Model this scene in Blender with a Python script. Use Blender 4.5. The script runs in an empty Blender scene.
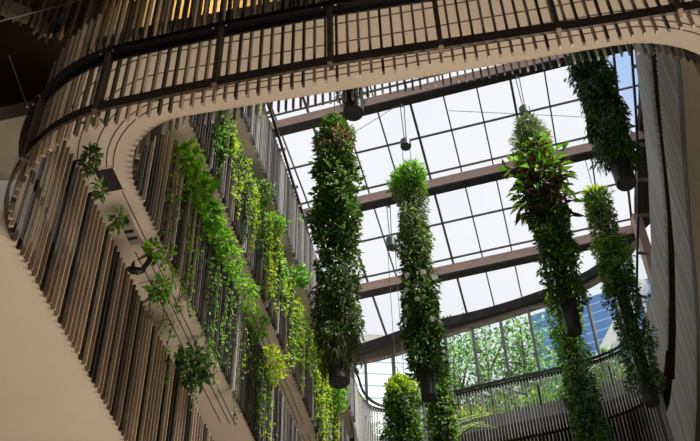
import bpy, bmesh, math, random
import numpy as np
from mathutils import Vector, Matrix

# ------------------------------------------------------------------ basics
scene = bpy.context.scene
COL = scene.collection
rnd = random.Random(7)
nrg = np.random.default_rng(11)

F_PX = 1102.0
RM = [[0.999568177648845, 0.029384659803493727, 0.0],
      [0.02155574382962964, -0.7332545526045683, -0.6796124711867976],
      [-0.01997018126403573, 0.6793189993316154, -0.7335713250989124]]
# RM maps the camera's axes to (x right, y away into the atrium, z up)
R3 = Matrix(RM)

cam_d = bpy.data.cameras.new('camera')
cam = bpy.data.objects.new('camera', cam_d)
COL.objects.link(cam)
cam_d.sensor_width = 36.0
cam_d.lens = 36.0 * F_PX / 700.0
cam_d.clip_end = 600
cam.matrix_world = R3.to_4x4()
scene.camera = cam


def project(p):
    q = R3.transposed() @ Vector(p)
    if q.z > -0.1:
        return (-999, -999)
    return (350 + F_PX * q.x / -q.z, 220.5 - F_PX * q.y / -q.z)


def visible(p, m=15):
    x, y = project(p)
    return -m < x < 700 + m and -m < y < 441 + m


# ------------------------------------------------------------------ materials
def new_mat(name):
    m = bpy.data.materials.new(name)
    m.use_nodes = True
    nt = m.node_tree
    nt.nodes.clear()
    out = nt.nodes.new('ShaderNodeOutputMaterial')
    return m, nt, out


def solid(name, c, rough=0.6, metal=0.0, var=0.12, scale=3.0, spec=0.4):
    m, nt, out = new_mat(name)
    b = nt.nodes.new('ShaderNodeBsdfPrincipled')
    tc = nt.nodes.new('ShaderNodeTexCoord')
    n = nt.nodes.new('ShaderNodeTexNoise')
    n.inputs['Scale'].default_value = scale
    n.inputs['Detail'].default_value = 4
    r = nt.nodes.new('ShaderNodeValToRGB')
    r.color_ramp.elements[0].position = 0.3
    r.color_ramp.elements[1].position = 0.7
    r.color_ramp.elements[0].color = (*[max(0, v * (1 - var)) for v in c], 1)
    r.color_ramp.elements[1].color = (*[min(1, v * (1 + var)) for v in c], 1)
    nt.links.new(tc.outputs['Object'], n.inputs['Vector'])
    nt.links.new(n.outputs['Fac'], r.inputs['Fac'])
    nt.links.new(r.outputs['Color'], b.inputs['Base Color'])
    b.inputs['Roughness'].default_value = rough
    b.inputs['Metallic'].default_value = metal
    b.inputs['Specular IOR Level'].default_value = spec
    nt.links.new(b.outputs['BSDF'], out.inputs['Surface'])
    return m


def island(name, cols, rough=0.6, transl=0.0, spec=0.3, tcol=None):
    """colour varies from leaf to leaf / batten to batten"""
    m, nt, out = new_mat(name)
    g = nt.nodes.new('ShaderNodeNewGeometry')
    r = nt.nodes.new('ShaderNodeValToRGB')
    r.color_ramp.interpolation = 'LINEAR'
    el = r.color_ramp.elements
    while len(el) < len(cols):
        el.new(0.5)
    for i, c in enumerate(cols):
        el[i].position = i / (len(cols) - 1)
        el[i].color = (*c, 1)
    nt.links.new(g.outputs['Random Per Island'], r.inputs['Fac'])
    b = nt.nodes.new('ShaderNodeBsdfPrincipled')
    b.inputs['Roughness'].default_value = rough
    b.inputs['Specular IOR Level'].default_value = spec
    nt.links.new(r.outputs['Color'], b.inputs['Base Color'])
    if transl > 0:
        t = nt.nodes.new('ShaderNodeBsdfTranslucent')
        h = nt.nodes.new('ShaderNodeHueSaturation')
        h.inputs['Hue'].default_value = 0.485
        h.inputs['Value'].default_value = 1.5
        nt.links.new(r.outputs['Color'], h.inputs['Color'])
        nt.links.new(h.outputs['Color'], t.inputs['Color'])
        mx = nt.nodes.new('ShaderNodeMixShader')
        mx.inputs[0].default_value = transl
        nt.links.new(b.outputs['BSDF'], mx.inputs[1])
        nt.links.new(t.outputs['BSDF'], mx.inputs[2])
        nt.links.new(mx.outputs['Shader'], out.inputs['Surface'])
    else:
        nt.links.new(b.outputs['BSDF'], out.inputs['Surface'])
    return m


def objrand(name, cols, rough=0.5):
    """colour varies from object to object (each batten has its own tint, the darkest painting shaded gaps)"""
    m, nt, out = new_mat(name)
    oi = nt.nodes.new('ShaderNodeObjectInfo')
    g = nt.nodes.new('ShaderNodeNewGeometry')
    ad = nt.nodes.new('ShaderNodeMath')
    ad.operation = 'ADD'
    fr = nt.nodes.new('ShaderNodeMath')
    fr.operation = 'FRACT'
    nt.links.new(oi.outputs['Random'], ad.inputs[0])
    nt.links.new(g.outputs['Random Per Island'], ad.inputs[1])
    nt.links.new(ad.outputs[0], fr.inputs[0])
    r = nt.nodes.new('ShaderNodeValToRGB')
    el = r.color_ramp.elements
    while len(el) < len(cols):
        el.new(0.5)
    for i, c in enumerate(cols):
        el[i].position = i / (len(cols) - 1)
        el[i].color = (*c, 1)
    nt.links.new(fr.outputs[0], r.inputs['Fac'])
    b = nt.nodes.new('ShaderNodeBsdfPrincipled')
    b.inputs['Roughness'].default_value = rough
    nt.links.new(r.outputs['Color'], b.inputs['Base Color'])
    nt.links.new(b.outputs['BSDF'], out.inputs['Surface'])
    return m


def glass(name, tint=(1, 1, 1), refl=0.06):
    m, nt, out = new_mat(name)
    t = nt.nodes.new('ShaderNodeBsdfTransparent')
    t.inputs['Color'].default_value = (*tint, 1)
    g = nt.nodes.new('ShaderNodeBsdfGlossy')
    g.inputs['Roughness'].default_value = 0.03
    f = nt.nodes.new('ShaderNodeLayerWeight')
    f.inputs['Blend'].default_value = 0.25
    mu = nt.nodes.new('ShaderNodeMath')
    mu.operation = 'MULTIPLY'
    mu.inputs[1].default_value = refl
    nt.links.new(f.outputs['Fresnel'], mu.inputs[0])
    mx = nt.nodes.new('ShaderNodeMixShader')
    nt.links.new(mu.outputs[0], mx.inputs[0])
    nt.links.new(t.outputs[0], mx.inputs[1])
    nt.links.new(g.outputs[0], mx.inputs[2])
    nt.links.new(mx.outputs[0], out.inputs['Surface'])
    return m


def banded(name, ca, cb, scale, thick=0.2, axis='Z', rough=0.3):
    m, nt, out = new_mat(name)
    tc = nt.nodes.new('ShaderNodeTexCoord')
    sp = nt.nodes.new('ShaderNodeSeparateXYZ')
    mu = nt.nodes.new('ShaderNodeMath'); mu.operation = 'MULTIPLY'; mu.inputs[1].default_value = scale
    fr = nt.nodes.new('ShaderNodeMath'); fr.operation = 'FRACT'
    gt = nt.nodes.new('ShaderNodeMath'); gt.operation = 'LESS_THAN'; gt.inputs[1].default_value = thick
    mx = nt.nodes.new('ShaderNodeMix'); mx.data_type = 'RGBA'
    mx.inputs[6].default_value = (*ca, 1); mx.inputs[7].default_value = (*cb, 1)
    nt.links.new(tc.outputs['Object'], sp.inputs[0])
    nt.links.new(sp.outputs[axis], mu.inputs[0])
    nt.links.new(mu.outputs[0], fr.inputs[0]); nt.links.new(fr.outputs[0], gt.inputs[0])
    nt.links.new(gt.outputs[0], mx.inputs[0])
    b = nt.nodes.new('ShaderNodeBsdfPrincipled')
    b.inputs['Roughness'].default_value = rough
    nt.links.new(mx.outputs[2], b.inputs['Base Color'])
    nt.links.new(b.outputs[0], out.inputs['Surface'])
    return m


M = {}
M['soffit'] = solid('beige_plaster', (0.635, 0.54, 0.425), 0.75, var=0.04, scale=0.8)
M['soffit_shade'] = solid('shaded_soffit', (0.055, 0.035, 0.028), 0.6)  # soffit with the shade put into its colour
M['white_wall'] = solid('white_plaster', (0.75, 0.72, 0.66), 0.8, var=0.03)
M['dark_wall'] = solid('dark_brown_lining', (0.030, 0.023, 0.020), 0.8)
M['tan_wall'] = solid('tan_plaster', (0.50, 0.37, 0.225), 0.8, var=0.05)
M['floor'] = solid('lobby_stone', (0.62, 0.54, 0.44), 0.5, var=0.06)
M['batten_brown'] = objrand('bronze_batten', [(0.02, 0.016, 0.013), (0.045, 0.034, 0.025), (0.27, 0.20, 0.14), (0.36, 0.27, 0.19), (0.44, 0.335, 0.235), (0.60, 0.47, 0.32)], 0.5)  # near-black tints paint the shaded gaps between battens
M['batten_grey'] = objrand('grey_batten', [(0.58, 0.575, 0.57), (0.72, 0.715, 0.71), (0.86, 0.855, 0.85)], 0.5)
M['batten_slate'] = objrand('slate_grey_batten', [(0.06, 0.057, 0.056), (0.22, 0.215, 0.21), (0.40, 0.395, 0.39), (0.50, 0.495, 0.49)], 0.5)
M['batten_mid'] = objrand('grey_brown_batten', [(0.012, 0.010, 0.009), (0.022, 0.018, 0.016), (0.09, 0.078, 0.070), (0.18, 0.16, 0.145), (0.55, 0.53, 0.51)], 0.5)  # near-black and pale tints paint dark gaps and bright edges
M['channel'] = solid('brown_steel', (0.065, 0.045, 0.031), 0.5, var=0.2, scale=6)
M['post'] = solid('weathered_bronze_post', (0.13, 0.095, 0.065), 0.5, 0.3, var=0.3, scale=9)
M['rail'] = solid('black_rail', (0.012, 0.011, 0.013), 0.35)
M['metal'] = solid('grey_metal', (0.22, 0.22, 0.23), 0.4, 0.4)
M['steel'] = solid('stainless_fixing', (0.75, 0.75, 0.75), 0.25, 0.9)
M['beam'] = solid('brown_beam', (0.43, 0.30, 0.25), 0.6, var=0.08)
M['flange'] = solid('dark_flange', (0.030, 0.028, 0.030), 0.85, spec=0.08)
M['bar'] = solid('glazing_bar_dark', (0.03, 0.03, 0.032), 0.45)
M['header'] = solid('header_grey', (0.20, 0.18, 0.165), 0.85, spec=0.1)
M['mull'] = solid('mullion_grey', (0.16, 0.16, 0.165), 0.5, 0.3)
M['planter'] = solid('planter_grey', (0.28, 0.28, 0.30), 0.6)
M['pot'] = solid('black_pot', (0.022, 0.021, 0.024), 0.35, spec=0.6)
M['canister'] = solid('charcoal_canister', (0.055, 0.06, 0.065), 0.4)
M['cable'] = solid('steel_cable', (0.08, 0.08, 0.085), 0.5, 0.5)
M['wire_light'] = solid('pale_wire', (0.35, 0.33, 0.30), 0.5)
M['stem'] = solid('vine_stem', (0.09, 0.07, 0.03), 0.8)
M['groove'] = solid('slot_shadow_gap', (0.10, 0.07, 0.05), 0.8)
M['void'] = solid('hatch_dark', (0.028, 0.018, 0.022), 0.7)
M['core'] = solid('dark_fibre_core', (0.020, 0.022, 0.012), 0.9)
M['glass'] = glass('roof_glass', (0.985, 0.99, 1.0))
M['glass_f'] = glass('facade_glass', (0.93, 0.97, 0.98), 0.12)
M['glass_b'] = glass('balustrade_glass', (0.97, 0.975, 0.97), 0.05)
M['bark'] = solid('bark', (0.12, 0.08, 0.05), 0.9, var=0.3, scale=8)
M['tower_white'] = banded('white_louvre_tower', (0.93, 0.96, 0.98), (0.38, 0.46, 0.54), 0.95, 0.15)
M['tower_blue'] = banded('blue_glass_tower', (0.09, 0.22, 0.48), (0.28, 0.45, 0.68), 1.15, 0.16)
M['roofdark'] = solid('dark_roof_lining', (0.03, 0.027, 0.025), 0.9, spec=0.05)
M['concrete'] = solid('roof_concrete', (0.4, 0.38, 0.36), 0.8)
M['feather'] = solid('black_feather', (0.012, 0.010, 0.014), 0.5)
M['beak'] = solid('pale_beak', (0.65, 0.45, 0.25), 0.5)

L = {}
L['dark'] = island('dark_green_leaves', [(0.015, 0.045, 0.010), (0.035, 0.10, 0.018), (0.075, 0.18, 0.03), (0.16, 0.28, 0.06)], 0.4, 0.25)
L['mid'] = island('mid_green_leaves', [(0.025, 0.075, 0.012), (0.06, 0.17, 0.02), (0.12, 0.28, 0.035), (0.22, 0.40, 0.06)], 0.45, 0.3)
L['bright'] = island('bright_green_leaves', [(0.05, 0.17, 0.012), (0.10, 0.32, 0.02), (0.17, 0.42, 0.03), (0.30, 0.55, 0.06)], 0.45, 0.4)
L['lime'] = island('lime_leaves', [(0.10, 0.22, 0.012), (0.22, 0.38, 0.02), (0.36, 0.52, 0.03), (0.52, 0.62, 0.06)], 0.45, 0.4)
L['olive'] = island('olive_leaves', [(0.03, 0.07, 0.015), (0.10, 0.16, 0.04), (0.20, 0.28, 0.07), (0.42, 0.48, 0.24)], 0.5, 0.25)
L['red'] = island('red_bromeliads', [(0.12, 0.02, 0.012), (0.32, 0.05, 0.02), (0.45, 0.14, 0.03), (0.10, 0.12, 0.02)], 0.45, 0.25)
L['purple'] = island('maroon_leaves', [(0.02, 0.008, 0.010), (0.06, 0.022, 0.022), (0.10, 0.045, 0.03), (0.03, 0.05, 0.012)], 0.45, 0.2)
L['pink'] = island('pinkish_leaves', [(0.10, 0.05, 0.03), (0.25, 0.11, 0.08), (0.38, 0.18, 0.14), (0.06, 0.12, 0.03)], 0.5, 0.3)
L['moss'] = island('hanging_moss', [(0.02, 0.032, 0.006), (0.05, 0.075, 0.010), (0.09, 0.11, 0.018), (0.035, 0.05, 0.01)], 0.8, 0.2)
L['white'] = island('white_flowers_and_glints', [(0.55, 0.58, 0.50), (0.75, 0.77, 0.70), (0.6, 0.68, 0.5)], 0.6, 0.2)
L['deep'] = island('deep_green_climber_leaves', [(0.012, 0.035, 0.010), (0.03, 0.08, 0.02), (0.06, 0.13, 0.03), (0.10, 0.18, 0.05)], 0.35, 0.2)  # deep green tones, darker than the dark leaves
L['tree'] = island('tree_leaves', [(0.015, 0.06, 0.015), (0.04, 0.13, 0.03), (0.10, 0.25, 0.06), (0.22, 0.40, 0.11), (0.42, 0.56, 0.28)], 0.4, 0.35)


# ------------------------------------------------------------------ mesh helpers
class MB:
    def __init__(s):
        s.v, s.f = [], []

    def box(s, c, ax, ay, az, hx, hy, hz):
        """box at c with unit axes and half sizes"""
        c = Vector(c); ax = Vector(ax); ay = Vector(ay); az = Vector(az)
        b = len(s.v)
        for i in (-1, 1):
            for j in (-1, 1):
                for k in (-1, 1):
                    s.v.append(tuple(c + ax * (hx * i) + ay * (hy * j) + az * (hz * k)))
        for q in ((0, 1, 3, 2), (4, 6, 7, 5), (0, 4, 5, 1), (2, 3, 7, 6), (0, 2, 6, 4), (1, 5, 7, 3)):
            s.f.append(tuple(b + i for i in q))
        return s

    def abox(s, x0, x1, y0, y1, z0, z1):
        return s.box(((x0 + x1) / 2, (y0 + y1) / 2, (z0 + z1) / 2), (1, 0, 0), (0, 1, 0), (0, 0, 1),
                     (x1 - x0) / 2, (y1 - y0) / 2, (z1 - z0) / 2)

    def beam(s, p, q, w, h):
        """box from p to q; w horizontal, h vertical"""
        p = Vector(p); q = Vector(q)
        d = (q - p); L_ = d.length; d.normalize()
        up = Vector((0, 0, 1))
        if abs(d.z) > 0.98:
            up = Vector((1, 0, 0))
        sd = d.cross(up).normalized(); u2 = sd.cross(d).normalized()
        return s.box((p + q) / 2, d, sd, u2, L_ / 2, w / 2, h / 2)

    def tube(s, pts, r, n=6):
        pts = [Vector(p) for p in pts]
        b = len(s.v)
        for i, p in enumerate(pts):
            d = (pts[min(i + 1, len(pts) - 1)] - pts[max(i - 1, 0)]).normalized()
            up = Vector((0, 0, 1)) if abs(d.z) < 0.9 else Vector((1, 0, 0))
            a = d.cross(up).normalized(); c = d.cross(a)
            rr = r[i] if isinstance(r, (list, tuple)) else r
            for k in range(n):
                t = 2 * math.pi * k / n
                s.v.append(tuple(p + a * (rr * math.cos(t)) + c * (rr * math.sin(t))))
        for i in range(len(pts) - 1):
            for k in range(n):
                k2 = (k + 1) % n
                s.f.append((b + i * n + k, b + i * n + k2, b + (i + 1) * n + k2, b + (i + 1) * n + k))
        s.f.append(tuple(b + k for k in range(n)))
        s.f.append(tuple(b + (len(pts) - 1) * n + k for k in reversed(range(n))))
        return s

    def lathe(s, c, prof, n=20):
        b = len(s.v)
        for r, z in prof:
            for k in range(n):
                t = 2 * math.pi * k / n
                s.v.append((c[0] + r * math.cos(t), c[1] + r * math.sin(t), c[2] + z))
        for i in range(len(prof) - 1):
            for k in range(n):
                k2 = (k + 1) % n
                s.f.append((b + i * n + k, b + i * n + k2, b + (i + 1) * n + k2, b + (i + 1) * n + k))
        s.f.append(tuple(b + k for k in reversed(range(n))))
        s.f.append(tuple(b + (len(prof) - 1) * n + k for k in range(n)))
        return s

    def sweep(s, path, prof, closed=False):
        """sweep a (side, z) profile polygon along a horizontal path of (x, y)"""
        b = len(s.v); n = len(path); m = len(prof)
        for i in range(n):
            if closed:
                a, c = path[i - 1], path[(i + 1) % n]
            else:
                a, c = path[max(i - 1, 0)], path[min(i + 1, n - 1)]
            dx, dy = c[0] - a[0], c[1] - a[1]
            l = math.hypot(dx, dy) or 1
            nx, ny = dy / l, -dx / l          # right-hand side of travel
            for (o, z) in prof:
                s.v.append((path[i][0] + nx * o, path[i][1] + ny * o, z))
        for i in range(n if closed else n - 1):
            j = (i + 1) % n
            for k in range(m):
                k2 = (k + 1) % m
                s.f.append((b + i * m + k, b + j * m + k, b + j * m + k2, b + i * m + k2))
        if not closed:
            s.f.append(tuple(b + k for k in range(m)))
            s.f.append(tuple(b + (n - 1) * m + k for k in reversed(range(m))))
        return s

    def mesh(s, name):
        me = bpy.data.meshes.new(name)
        me.from_pydata(s.v, [], s.f)
        me.update()
        bm = bmesh.new(); bm.from_mesh(me)
        bmesh.ops.recalc_face_normals(bm, faces=bm.faces)
        bm.to_mesh(me); bm.free()
        return me

    def build(s, name, m, parent=None, smooth=False):
        me = s.mesh(name)
        me.materials.append(m)
        if smooth:
            for p in me.polygons:
                p.use_smooth = True
        o = bpy.data.objects.new(name, me)
        COL.objects.link(o)
        if parent:
            o.parent = parent
        return o


def tag(o, label=None, cat=None, group=None, kind=None):
    if label: o['label'] = label
    if cat: o['category'] = cat
    if group: o['group'] = group
    if kind: o['kind'] = kind
    return o


def empty(name, loc, label, cat, group=None):
    o = bpy.data.objects.new(name, None)
    o.empty_display_size = 0.2
    o.location = loc
    COL.objects.link(o)
    ORIG[o.name] = Vector(loc)
    return tag(o, label, cat, group)


ORIG = {}


def rel(o, root):
    """o was modelled in place: hang it on root without moving it"""
    o.parent = root
    o.matrix_parent_inverse = Matrix.Translation(-ORIG.get(root.name, Vector((0, 0, 0))))
    return o


def struct(o, label, cat='building'):
    return tag(o, label, cat, kind='structure')


def slab(name, outer, inner, z0, z1, m):
    """flat plate with an optional opening"""
    bm = bmesh.new()
    loops = []
    for z in (z0, z1):
        edges = []
        for lp in ([outer] + ([inner] if inner else [])):
            vs = [bm.verts.new((p[0], p[1], z)) for p in lp]
            loops.append(vs)
            for i in range(len(vs)):
                edges.append(bm.edges.new((vs[i], vs[(i + 1) % len(vs)])))
        bmesh.ops.triangle_fill(bm, use_beauty=True, edges=edges)
    k = len(loops) // 2
    for i in range(k):
        a, b = loops[i], loops[i + k]
        for j in range(len(a)):
            j2 = (j + 1) % len(a)
            bm.faces.new((a[j], a[j2], b[j2], b[j]))
    bmesh.ops.recalc_face_normals(bm, faces=bm.faces)
    me = bpy.data.meshes.new(name)
    bm.to_mesh(me); bm.free()
    me.materials.append(m)
    o = bpy.data.objects.new(name, me)
    COL.objects.link(o)
    return o


def round_poly(pts, n=10):
    """pts = (x, y, radius) corners -> rounded outline"""
    out = []
    for i in range(len(pts)):
        p = Vector(pts[i][:2]); a = Vector(pts[i - 1][:2]); c = Vector(pts[(i + 1) % len(pts)][:2])
        r = pts[i][2]
        if r <= 0:
            out.append(tuple(p)); continue
        u = (a - p).normalized(); w = (c - p).normalized()
        ang = u.angle(w); t = r / math.tan(ang / 2)
        ctr = p + (u + w).normalized() * (r / math.sin(ang / 2))
        s0 = p + u * t - ctr; s1 = p + w * t - ctr
        a0 = math.atan2(s0.y, s0.x); a1 = math.atan2(s1.y, s1.x)
        d = (a1 - a0 + math.pi) % (2 * math.pi) - math.pi
        for k in range(n + 1):
            q = a0 + d * k / n
            out.append((ctr.x + r * math.cos(q), ctr.y + r * math.sin(q)))
    return out


def smooth_path(pts, k=6):
    out = []
    for i in range(len(pts) - 1):
        p0 = pts[max(i - 1, 0)]; p1 = pts[i]; p2 = pts[i + 1]; p3 = pts[min(i + 2, len(pts) - 1)]
        for j in range(k):
            t = j / k
            out.append(tuple(0.5 * (2 * p1[a] + (p2[a] - p0[a]) * t + (2 * p0[a] - 5 * p1[a] + 4 * p2[a] - p3[a]) * t * t
                                    + (3 * p1[a] - p0[a] - 3 * p2[a] + p3[a]) * t ** 3) for a in range(2)))
    out.append(tuple(pts[-1]))
    return out


def offset(path, o, closed=False):
    n = len(path); res = []
    for i in range(n):
        if closed:
            a, c = path[i - 1], path[(i + 1) % n]
        else:
            a, c = path[max(i - 1, 0)], path[min(i + 1, n - 1)]
        dx, dy = c[0] - a[0], c[1] - a[1]
        l = math.hypot(dx, dy) or 1
        res.append((path[i][0] + dy / l * o, path[i][1] - dx / l * o))
    return res


def walk(path, step, start=0.0):
    """points with tangents every step along a path"""
    out = []; need = start
    for i in range(len(path) - 1):
        a = Vector(path[i]); b = Vector(path[i + 1]); l = (b - a).length
        if l < 1e-6:
            continue
        t = need
        while t < l:
            out.append((a + (b - a) * (t / l), (b - a) / l)); t += step
        need = t - l
    return out


# ------------------------------------------------------------------ plan of the atrium (metres, camera at the origin)
def wall_x(y):
    return -3.66 + 0.2 * (y - 13.2)


LEFT = [(wall_x(y), y) for y in (31.0, 29, 27, 25, 23, 21, 19, 17, 15, 13.5)]
FAR = [(10.15, 27.6), (10.27, 28.8), (10.2, 29.7), (9.75, 30.4), (8.9, 31.0), (7.5, 31.6), (5.4, 32.25), (3.9, 32.75), (2.6, 33.25),
       (1.5, 33.6), (0.65, 33.4), (0.18, 32.7), (-0.03, 31.8), (wall_x(31.0), 31.0)]
RIGHT = [(7.1, 13.4), (7.55, 15.4), (8.08, 17.6), (8.6, 19.6), (9.1, 21.7), (9.7, 24.8), (10.15, 27.6)]
FARS = smooth_path(FAR, 5)


def near_arc(yn, r1, r2):
    """rounded near side: from the left wall round to the right wall"""
    def line(x): return yn - 0.165 * x
    xl = (-3.66 + 0.2 * (yn - 13.2)) / (1 + 0.033)
    xr = 8.6 + 0.21 * (yn - 1.1 - 20)
    pl = (wall_x(20), 20, 0)
    pr = (8.08, 17.6, 0)
    q = round_poly([pl, (xl, line(xl), r1), (xr, line(xr), r2), pr], 12)
    return [p for p in q if p not in (q[0], q[-1])]


NEAR_B = near_arc(10.77, 1.25, 2.2)
NEAR_C = near_arc(13.0, 0.9, 1.2)


def loop(near):
    """closed outline, near-left corner -> right -> far -> left, seen from above counter-clockwise"""
    pts = list(near)
    r0 = pts[-1]
    pts += [p for p in RIGHT if p[1] > r0[1] + 0.3]
    pts += FARS[1:-1]
    l0 = pts[0]
    pts += [p for p in LEFT if p[1] > l0[1] + 0.3]
    return pts


LOOP_B = loop(NEAR_B)
LOOP_C = loop(NEAR_C)

BAR_A = [(6.6, 6.42), (5.4, 6.55), (3.88, 6.72), (3.0, 6.86), (2.22, 6.97), (1.43, 7.08), (0.63, 7.19), (-0.17, 7.31), (-1.0, 7.46), (-1.71, 7.6),
         (-2.4, 7.75), (-3.0, 7.89), (-3.43, 8.08), (-3.77, 8.34), (-4.08, 8.70), (-4.30, 9.06), (-4.42, 9.44), (-4.44, 9.82),
         (-4.36, 10.3), (-4.24, 11.0), (-4.07, 12.0), (-3.86, 13.2), (-3.66, 14.4), (-3.36, 15.9), (-3.06, 17.4), (-2.76, 18.9)]
BAR_A = smooth_path(BAR_A, 4)

# ------------------------------------------------------------------ slatted balustrades
def batten_mesh(name, z0, z1, w, d, m):
    b = MB()
    # rounded lower nose, slim rectangular fin: tangent = local x, depth = local y
    prof = [(-d, z0 + 0.012), (-d * 0.75, z0), (d * 0.75, z0), (d, z0 + 0.012), (d, z1), (-d, z1)]
    for s_ in (-w, w):
        for (y, z) in prof:
            b.v.append((s_, y, z))
    n = len(prof)
    b.f.append(tuple(range(n))); b.f.append(tuple(range(2 * n - 1, n - 1, -1)))
    for k in range(n):
        k2 = (k + 1) % n
        b.f.append((k, k2, n + k2, n + k))
    me = b.mesh(name); me.materials.append(m)
    return me


def slats(root, path, step, z0, z1, w, d, m, pref, limit=96, jitter=0.0):
    """single battens as parts; only the ones past the hundred best seen are merged"""
    me = batten_mesh('batten', z0, z1, w / 2, d / 2, m)
    spots = walk(path, step, step / 2)
    zc = (z0 + z1) / 2
    seen = [(pref(p), i) for i, (p, t) in enumerate(spots) if visible((p.x, p.y, zc), 60) and pref(p) is not None]
    seen.sort()
    own = set(i for _, i in seen[:limit])
    rest = MB(); base = [tuple(v.co) for v in me.vertices]; faces = [tuple(p.vertices) for p in me.polygons]
    for i, (p, t) in enumerate(spots):
        M4 = Matrix(((t.x, -t.y, 0, p.x), (t.y, t.x, 0, p.y), (0, 0, 1, 0), (0, 0, 0, 1)))
        if i in own:
            o = bpy.data.objects.new('batten', me)
            COL.objects.link(o)
            rel(o, root)
            o.matrix_basis = M4
        else:
            k = len(rest.v)
            rest.v += [tuple(M4 @ Vector(c)) for c in base]
            rest.f += [tuple(k + j for j in f) for f in faces]
    if rest.v:
        tag(rel(rest.build('batten_run', m), root), kind='stuff')


def dist(p):
    return math.hypot(p.x, p.y)


# --- level A: the big curved balustrade nearest the camera
A = empty('slatted_balustrade', (-0.17, 7.31, 10.6), 'nearest brown slatted balustrade with black handrail, crossing the top and turning down the left',
          'balustrade', 'slatted balustrades round the atrium')
SL_A = offset(BAR_A, 0.10)
slats(A, SL_A, 0.134, 10.36, 13.1, 0.028, 0.062, M['batten_brown'], lambda p: dist(p) if p.x < 5 and (p.y < 9.4 or p.y > 9.8) else None, 100)
rel(MB().sweep(BAR_A, [(-0.018, 10.53), (0.018, 10.53), (0.018, 10.695), (-0.018, 10.695)]).build('edge_channel', M['channel']), A)
HAND_A = offset(BAR_A, -0.02)
HAND_A = [p for p in HAND_A if not (p[1] > 10.0)]
rel(MB().sweep(HAND_A, [(-0.045, 11.72), (0.045, 11.72), (0.045, 11.82), (-0.045, 11.82)]).build('handrail', M['rail']), A)
rel(MB().sweep(offset(HAND_A, 0.045), [(-0.012, 11.60), (0.012, 11.60), (0.012, 11.715), (-0.012, 11.715)]).build('rail_fascia', M['rail']), A)
# posts at the places the photograph shows them
for (px, py) in ((2.42, 6.95), (1.10, 7.13), (-0.17, 7.31), (-1.53, 7.56), (-2.98, 7.885), (-3.98, 8.57), (3.75, 6.74)):
    k = min(range(len(BAR_A)), key=lambda i: (BAR_A[i][0] - px) ** 2 + (BAR_A[i][1] - py) ** 2)
    a, c = BAR_A[k - 1], BAR_A[k + 1]
    t = Vector((c[0] - a[0], c[1] - a[1], 0)).normalized(); n = Vector((t.y, -t.x, 0))
    b = MB()
    b.box(Vector((px, py, 11.2)) - n * 0.0, t, n, (0, 0, 1), 0.028, 0.06, 0.68)
    p = rel(b.build('post', M['post']), A)
    for sgn in (-1, 1):
        f = MB()
        f.box(Vector((px, py, 11.69)) + t * (0.085 * sgn) - n * 0.075, t, n, (0, 0, 1), 0.010, 0.010, 0.010)
        q = f.build('glass_clip', M['steel']); q.parent = p
        q.matrix_parent_inverse = Matrix.Translation(-ORIG[A.name]) @ Matrix.Identity(4)
        q.matrix_parent_inverse = Matrix.Identity(4)
GL = offset(BAR_A, -0.02)
rel(MB().sweep([p for p in GL if p[1] < 10.0], [(-0.006, 10.69), (0.006, 10.69), (0.006, 11.71), (-0.006, 11.71)]).build('glass_panel', M['glass_b']), A)

# --- level B
B = empty('slatted_balustrade', (wall_x(15), 15, 14.8), 'dark slatted screen with thin vines on the left, just above the grooved beige soffit',
          'balustrade', 'slatted balustrades round the atrium')
path_b = [p for p in LEFT if 13.5 < p[1] <= 25][::1] + NEAR_B
slats(B, offset(path_b, -0.065), 0.125, 14.6, 17.3, 0.030, 0.075, M['batten_mid'], lambda p: (dist(p) if p.y > 11.3 and p.x < -1.5 else dist(p) + 50), 100)
rel(MB().sweep(offset(path_b, 0.09), [(-0.02, 16.0), (0.02, 16.0), (0.02, 16.1), (-0.02, 16.1)]).build('handrail', M['rail']), B)

# --- level C: left wall, right wall and far corner
C_ = empty('slatted_balustrade', (wall_x(20), 20, 19.1), 'grey slatted screen draped in yellow-green creepers between the second and third beige bands',
           'balustrade', 'slatted balustrades round the atrium')
path_cl = [(wall_x(31.0), 31.0)] + [p for p in LEFT if p[1] < 31 and p[1] > NEAR_C[0][1] + .3] + NEAR_C
path_cr = [NEAR_C[-1]] + [p for p in RIGHT if p[1] > NEAR_C[-1][1] + .3]
slats(C_, offset(path_cl, -0.06), 0.15, 18.85, 21.7, 0.034, 0.09, M['batten_mid'], lambda p: dist(p) if p.x < 0 and p.y > 15 else None, 99)
slats(C_, offset(path_cr, -0.06), 0.15, 18.85, 21.7, 0.034, 0.09, M['batten_grey'], lambda p: None, 1)
slats(C_, offset(FARS[:9], -0.06), 0.13, 18.85, 22.0, 0.03, 0.07, M['batten_grey'], lambda p: None, 1)
slats(C_, offset(FARS[8:], -0.06), 0.13, 18.85, 23.0, 0.03, 0.06, M['batten_slate'], lambda p: None, 1)
rel(MB().sweep(offset(LOOP_C, 0.1, True), [(-0.02, 20.3), (0.02, 20.3), (0.02, 20.4), (-0.02, 20.4)], True).build('handrail', M['rail']), C_)

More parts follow.
